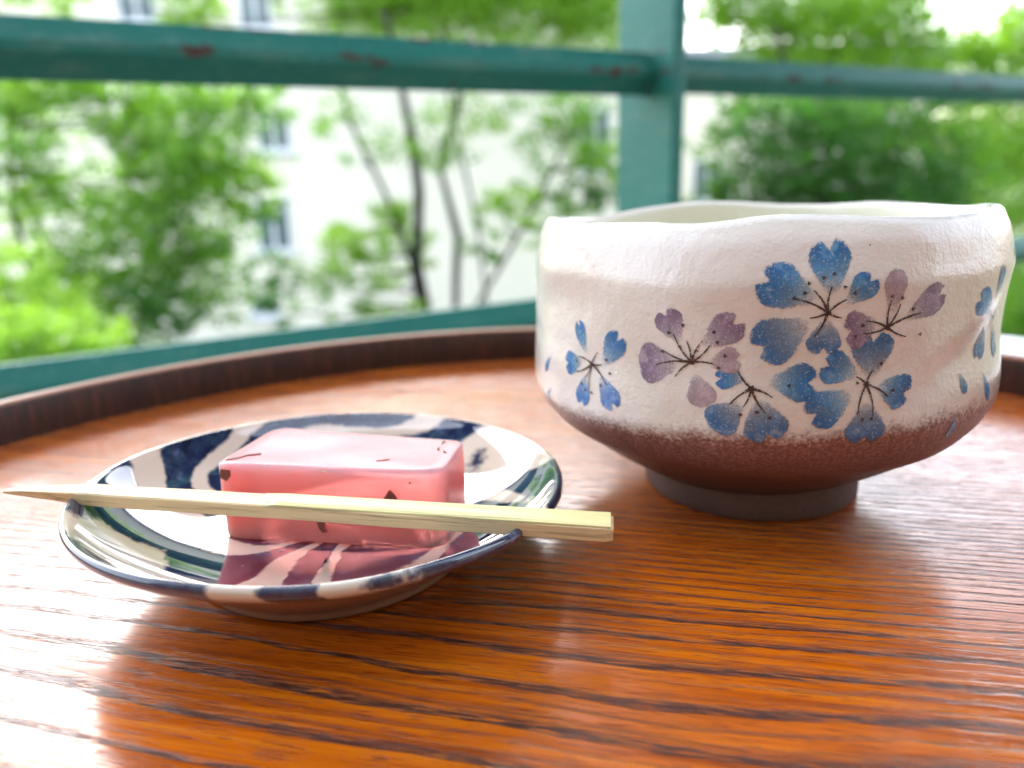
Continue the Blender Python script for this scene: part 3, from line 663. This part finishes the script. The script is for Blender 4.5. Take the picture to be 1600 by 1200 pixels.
RB = 0.0508
def petal(flower, b, t, wid, tone, notch, off):
    """petal outline laid on the curved bowl wall; b = heart end, t = tip, as (azimuth, height)"""
    bx, by = b[0] * RB, b[1]; tx, ty = t[0] * RB, t[1]
    L = math.hypot(tx - bx, ty - by); ux, uy = (tx - bx) / L, (ty - by) / L; px, py = -uy, ux
    NS, NL = 22, 16; vs_, uv, fs = [], [], []
    for i in range(NS + 1):
        s = -1 + 2 * i / NS; c = math.sqrt(max(0, 1 - s * s))
        y1 = .60 + .40 * c ** 0.9 - (0.19 * max(0, 1 - abs(s) / .30) if notch else 0); y0 = .60 * abs(s) ** 1.8
        for j in range(NL + 1):
            f = j / NL; y = y0 + (y1 - y0) * f
            wob = 1 + 0.05 * noise.noise(Vector((bx * 900, s * 2, y * 3)))
            qx = bx + ux * y * L + px * s * wid * .59 * wob; qy = by + uy * y * L + py * s * wid * .59 * wob
            zq = min(qy, rimz(qx / RB) - 0.002)
            vs_.append(bowl_pt(qx / RB, zq, off))
            e = min((y - y0) / .14 + (0.0 if y0 > .12 else .3), (y1 - y) / .09, (1 - abs(s)) / .14, 1.0)
            uv.append((y, max(0.0, e)))
    for i in range(NS):
        for j in range(NL):
            a = i * (NL + 1) + j; fs.append((a, a + NL + 1, a + NL + 2, a + 1))
    return mesh('petal', vs_, fs, M_PAINT[tone], flower, uv=uv)
offs = 0.00009
for nm, fd in FLOWERS:
    if nm == 'loose':
        for b, t, w, tone, nt in fd['p']: petal(bowl, b, t, w, tone, nt, 0.0001)
        continue
    c = fd['c']; tone0 = fd['p'][0][3]
    # the blossom itself is its stamen strokes; its petals are its children
    vs_, fs = [], []
    def stroke(p0, p1, w0, w1, bend, off):
        n_s = 14; base = len(vs_); ax, ay = p0[0] * RB, p0[1]; bx, by = p1[0] * RB, p1[1]; L = math.hypot(bx - ax, by - ay) or 1e-6
        ux, uy = (bx - ax) / L, (by - ay) / L
        for i in range(n_s + 1):
            f = i / n_s; w = (w0 + (w1 - w0) * f) * (0.8 + 0.4 * noise.noise(Vector((ax * 4000 + f * 5, by * 3000, 0)))) ; bd = bend * L * math.sin(math.pi * f)
            x = ax + ux * L * f - uy * bd; y = ay + uy * L * f + ux * bd
            for s in (-1, 1): vs_.append(bowl_pt((x - uy * w * s) / RB, y + ux * w * s, off))
        for i in range(n_s): a = base + 2 * i; fs.append((a, a + 2, a + 3, a + 1))
    def dot(p, r_, off):
        base = len(vs_); vs_.append(bowl_pt(p[0], p[1], off))
        for k in range(10):
            a = 2 * math.pi * k / 10; q = r_ * (1 + 0.25 * math.sin(3 * a + p[0] * 99)); vs_.append(bowl_pt((p[0] * RB + q * math.cos(a)) / RB, p[1] + q * math.sin(a), off))
        for k in range(10): fs.append((base, base + 1 + k, base + 1 + (k + 1) % 10))
    so = offs + 0.00009
    for i, l_ in enumerate(fd['l']): stroke(c, l_, 0.00029, 0.00014, 0.06 * (-1) ** i, so + i * 2e-6)
    dot(c, 0.00055, so + 2e-5)
    for d_ in fd['d']: dot(d_, 0.00033, so + 2.5e-5)
    flo = mesh('cherry_blossom', vs_, fs, M_STAM, bowl)
    flo['label'] = 'purple painted cherry blossom' if tone0 in ('purple', 'pale') else 'blue painted cherry blossom'
    for i, (b, t, w, tone, nt) in enumerate(fd['p']): petal(flo, b, t, w, tone, nt, offs + i * 1.2e-5)

# ------------------------------------------------------------------ zebra plate
PX, PY, PA, PB, PROT, PZ, TLX, TLY = -0.0370, 0.1508, 0.0467, 0.0512, -0.3176, 0.0153, -0.0441, -0.0587
def prad(th):
    a = th - PROT; return PA * PB / math.hypot(PB * math.cos(a), PA * math.sin(a))
plate = empty('plate', (PX, PY, 0.0002), 'small round glazed plate with dark zebra stripes on cream, holding the pink jelly', 'plate')
# (fraction of rim radius, height at zero tilt); outer underside then rim then inside
under = [(0.0, .0012), (.50, .0012), (.53, .0002), (.565, .0000), (.575, .0016), (.60, .0028), (.68, .0052), (.78, .0084), (.87, .0110), (.93, .0126)]
glz = [(.93, .0126), (.965, .0135), (.988, .0143), (1.0, .0152), (1.0, .0160), (.990, .0167), (.975, .0167), (.960, .0161), (.93, .0145), (.88, .0124), (.80, .0100), (.70, .0079), (.60, .0066), (.50, .0059), (.36, .0055), (.20, .0054), (0.0, .0054)]
def lathe_plate(prof, name, mat):
    # subdivide the profile smoothly
    P = np.array(prof); t0 = np.arange(len(P)); t1 = np.linspace(0, len(P) - 1, (len(P) - 1) * 3 + 1)
    f_ = np.interp(t1, t0, P[:, 0]); z_ = np.interp(t1, t0, P[:, 1])
    if name == 'plate_glaze':
        k = np.array([.25, .5, .25])
        for _ in range(3): f_[1:-1] = np.convolve(f_, k, 'valid'); z_[1:-1] = np.convolve(z_, k, 'valid')
    n_ = 288; vs_, fs = [], []
    for f, z in zip(f_, z_):
        for k in range(n_):
            a = 2 * math.pi * k / n_; R = prad(a) if f > .6 else prad(a) * f / .6 * 1 + 0.049 * (1 - f / .6)
            x = f * R * math.cos(a); y = f * R * math.sin(a); w = min(1, max(0, (f - .45) / .55)) ** 1.0
            vs_.append((x, y, z + w * (TLX * x + TLY * y) + noise.noise(Vector((x * 40, y * 40, 0))) * .0003 * w))
    for i in range(len(f_) - 1):
        for k in range(n_): fs.append((i * n_ + k, i * n_ + (k + 1) % n_, (i + 1) * n_ + (k + 1) % n_, (i + 1) * n_ + k))
    return mesh(name, vs_, fs, mat, plate)
lathe_plate(under, 'plate_underside', M_PUNDER); lathe_plate(glz, 'plate_glaze', M_PLATE)

# ------------------------------------------------------------------ jelly
JZ0, JZ1 = 0.0060, 0.0219
jc = Vector((-0.0345, 0.1520, JZ0))
outline = [((-0.0590, 0.1445), .0030), ((-0.0133, 0.1368), .0042), ((-0.0100, 0.1545), .0022), ((-0.0530, 0.1672), .0050)]
def round_poly(pts, n=8):
    out = []
    for i, (p, r_) in enumerate(pts):
        p = Vector(p); a = (Vector(pts[i - 1][0]) - p).normalized(); b = (Vector(pts[(i + 1) % len(pts)][0]) - p).normalized()
        A, B = p + a * r_, p + b * r_
        for k in range(n + 1):
            t = k / n; out.append((1 - t) ** 2 * A + 2 * t * (1 - t) * p + t * t * B)
    # resample straight runs
    res = []
    for i, q in enumerate(out):
        res.append(q); nx = out[(i + 1) % len(out)]; d = (nx - q).length
        if d > .003:
            m = int(d / .0015)
            for k in range(1, m): res.append(q.lerp(nx, k / m))
    return res
ol = round_poly(outline); nO = len(ol); H_ = JZ1 - JZ0
cen = sum(ol, Vector((0, 0))) / nO
layers = [(0.0, -.0006), (.0005, -.0001), (.0012, 0.0)] + [(H_ * f, 0.0) for f in (.2, .35, .5, .65, .8, .9)] + [(H_ - .0006, 0.0), (H_ - .0002, -.0002), (H_, -.0006)]
vs_, fs = [], []
for z, ins in layers:
    for q in ol:
        d = (q - cen); dl = d.length; nz = noise.noise(Vector((q.x * 120, q.y * 120, z * 160))) * .00022
        q2 = q + d / dl * (ins + nz - (1 - z / H_) * 0.0006 * 0)
        vs_.append((q2.x - jc.x, q2.y - jc.y, z))
# top and bottom as shrinking rings
nl = len(layers)
tops = [.85, .6, .35, .12]
for s in tops:
    for q in ol:
        q2 = cen + (q - cen) * s; vs_.append((q2.x - jc.x, q2.y - jc.y, H_ + noise.noise(Vector((q2.x * 90, q2.y * 90, 5))) * .0002))
nl2 = nl + len(tops)
for i in range(nl2 - 1):
    for k in range(nO): fs.append((i * nO + k, i * nO + (k + 1) % nO, (i + 1) * nO + (k + 1) % nO, (i + 1) * nO + k))
fs.append(tuple((nl2 - 1) * nO + k for k in range(nO))); fs.append(tuple(range(nO))[::-1])
jelly = empty('jelly', jc, 'translucent pink jelly sweet block with brown petal flakes, sitting on the zebra plate', 'sweet')
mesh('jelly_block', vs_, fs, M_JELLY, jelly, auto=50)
FL, FR = Vector((-0.0590, 0.1445)), Vector((-0.0133, 0.1368))
fn = Vector((FR.y - FL.y, -(FR.x - FL.x))).normalized()           # outward normal of the front face
def front_flake(u, w, size, shape, mat=M_FLAKE, dep=0.00010, name='petal_flake'):
    """flake lying in the front face: u along the face 0..1, w height 0..1"""
    o_ = FL.lerp(FR, u); al = (FR - FL).normalized(); vs_, fs = [], []
    for d_ in (dep, -0.0006):
        for x, z in shape:
            p = o_ + al * x * size + fn * d_; vs_.append((p.x - jc.x, p.y - jc.y, w * H_ + z * size))
    n_f = len(shape)
    fs.append(tuple(range(n_f))); fs.append(tuple(range(n_f, 2 * n_f))[::-1])
    for k in range(n_f): fs.append((k, k + n_f, (k + 1) % n_f + n_f, (k + 1) % n_f))
    return mesh(name, vs_, fs, mat, jelly, smooth=False)
front_flake(.775, .64, .0019, [(-.8, 0), (-.1, 1.0), (.4, .5), (1.1, -.7), (-.3, -.6)])
front_flake(.055, .88, .0012, [(-1, -.7), (-.8, .8), (.9, .7), (.9, -.3), (.1, -1.2)])
front_flake(.46, .24, .0011, [(-.8, .9), (.9, .8), (.5, -.4), (1.1, -1), (.1, -1.3), (-.5, -.3)])
front_flake(.40, .34, .0007, [(-1, .6), (.9, 0), (.4, -.8), (-.3, -.2)])
front_flake(.50, .955, .0006, [(-1.4, .3), (0, .5), (1.2, -.5), (.2, 0)], M_FLAKE2)
front_flake(.86, .86, .0003, [(-1, 0), (0, 1), (1, 0), (0, -1)])
front_flake(.08, .35, .0005, [(-1, 0), (0, .8), (1, 0), (0, -.8)])
front_flake(.25, .60, .0012, [(-1.6, -.4), (-.6, .5), (1.2, .3), (1.7, -.5)])
def top_flake(x, y, ang, size, shape, mat=M_FLAKE):
    vs_, fs = [], []; c_, s_ = math.cos(ang), math.sin(ang)
    for dz in (0.00022, -0.0005):
        for a, b in shape: vs_.append((x + (a * c_ - b * s_) * size - jc.x, y + (a * s_ + b * c_) * size - jc.y, H_ + dz))
    n_f = len(shape); fs.append(tuple(range(n_f))); fs.append(tuple(range(n_f, 2 * n_f))[::-1])
    for k in range(n_f): fs.append((k, k + n_f, (k + 1) % n_f + n_f, (k + 1) % n_f))
    return mesh('petal_flake', vs_, fs, mat, jelly, smooth=False)
top_flake(-.0550, .1475, .35, .0022, [(-1, -.1), (-.4, .12), (0, .05), (.6, .35), (1.2, .4), (.5, .12), (0, -.14)], M_FLAKE)
top_flake(-.0520, .1492, .2, .0011, [(-1, -.1), (0, .12), (1, .1), (0, -.12)])
top_flake(-.0145, .1535, 1.0, .0008, [(-1, -.2), (0, .25), (1, .1), (0, -.2)])
top_flake(-.0152, .1500, 1.4, .0011, [(-1, -.2), (0, .25), (1, .1), (0, -.15)])
top_flake(-.0138, .1480, 2.0, .0007, [(-1, -.2), (0, .25), (1, .1), (0, -.2)])
top_flake(-.0255, .1440, .1, .0013, [(-1, -.08), (0, .1), (1, .1), (0, -.1)])

# ------------------------------------------------------------------ bamboo pick
A = Vector((-0.0962, 0.1385, 0.0195)); Bp = Vector((0.0168, 0.1243, 0.01495))
Lp = (Bp - A).length; ux = (Bp - A).normalized(); uy = Vector((0, 0, 1)).cross(ux).normalized(); uz = ux.cross(uy)
pick = bpy.data.objects.new('bamboo_pick', None); C.objects.link(pick)
pick.matrix_world = Matrix(((ux.x, uy.x, uz.x, A.x), (ux.y, uy.y, uz.y, A.y), (ux.z, uy.z, uz.z, A.z), (0, 0, 0, 1)))
tag(pick, 'pale bamboo pick with pointed tip lying across the zebra plate in front of the jelly', 'pick')
pick.empty_display_size = .01
def pick_dims(x):     # half width, bottom, top
    f = x / Lp
    if x < .018: k = (x / .018); hw = .00060 + .0018 * k ** .75; zb = -.0002 + (-.0002) * k + .0004 * (1 - k); ztp = .0006 + .0015 * k ** .7
    else:
        k = (x - .018) / (Lp - .018); hw = .0024 + .0006 * k; zb = -.0004; ztp = .0021 + .0003 * k
    return hw, zb, ztp
vs_, fs = [], []; NX = 90; ringn = 12
xs = list(np.linspace(0, Lp, NX))
for i, x in enumerate(xs):
    hw, zb, ztp = pick_dims(x); c_ = .18
    if x > Lp - .0008: q = (x - (Lp - .0008)) / .0008; hw *= 1 - .12 * q; ztp -= .0003 * q; zb += .0002 * q
    sh = noise.noise(Vector((x * 60, 0, 0))) * .0003
    zc = (ztp + zb) / 2; hh = (ztp - zb) / 2
    for (a, b) in [(-1, -1 + c_), (-1, 0), (-1, 1 - c_), (-1 + c_ * .6, 1), (0, 1), (1 - c_ * .6, 1), (1, 1 - c_), (1, 0), (1, -1 + c_), (1 - c_ * .6, -1), (0, -1), (-1 + c_ * .6, -1)]:
        vs_.append((x, a * hw + sh, zc + b * hh))
for i in range(NX - 1):
    for k in range(ringn): fs.append((i * ringn + k, (i + 1) * ringn + k, (i + 1) * ringn + (k + 1) % ringn, i * ringn + (k + 1) % ringn))
fs.append(tuple(range(ringn))); fs.append(tuple((NX - 1) * ringn + k for k in range(ringn))[::-1])
mesh('pick_shaft', vs_, fs, M_BAM, pick, auto=35)
# green skin left on the thicker half, ending in a cut step
vs_, fs = [], []; x_s = .0505; NK = 60
for i in range(NK + 1):
    x = x_s + (Lp - .0005 - x_s) * i / NK; hw, zb, ztp = pick_dims(x)
    k = min(1.0, (x - x_s) / .0035); th = .0001 + .00035 * k; hw *= .97
    skew = .0022 * (1 - k)
    for (a, b) in [(-1, 0), (-1, .6), (-.85, 1), (-.3, 1.08), (.3, 1.08), (.85, 1), (1, .6), (1, 0)]:
        vs_.append((x + (skew if a < 0 else 0), a * hw, ztp - .00005 + b * th))
for i in range(NK):
    for k in range(7): fs.append((i * 8 + k, (i + 1) * 8 + k, (i + 1) * 8 + k + 1, i * 8 + k + 1))
fs.append(tuple(range(8))); fs.append(tuple(NK * 8 + k for k in range(8))[::-1])
mesh('bamboo_skin', vs_, fs, M_SKIN, pick, auto=40)
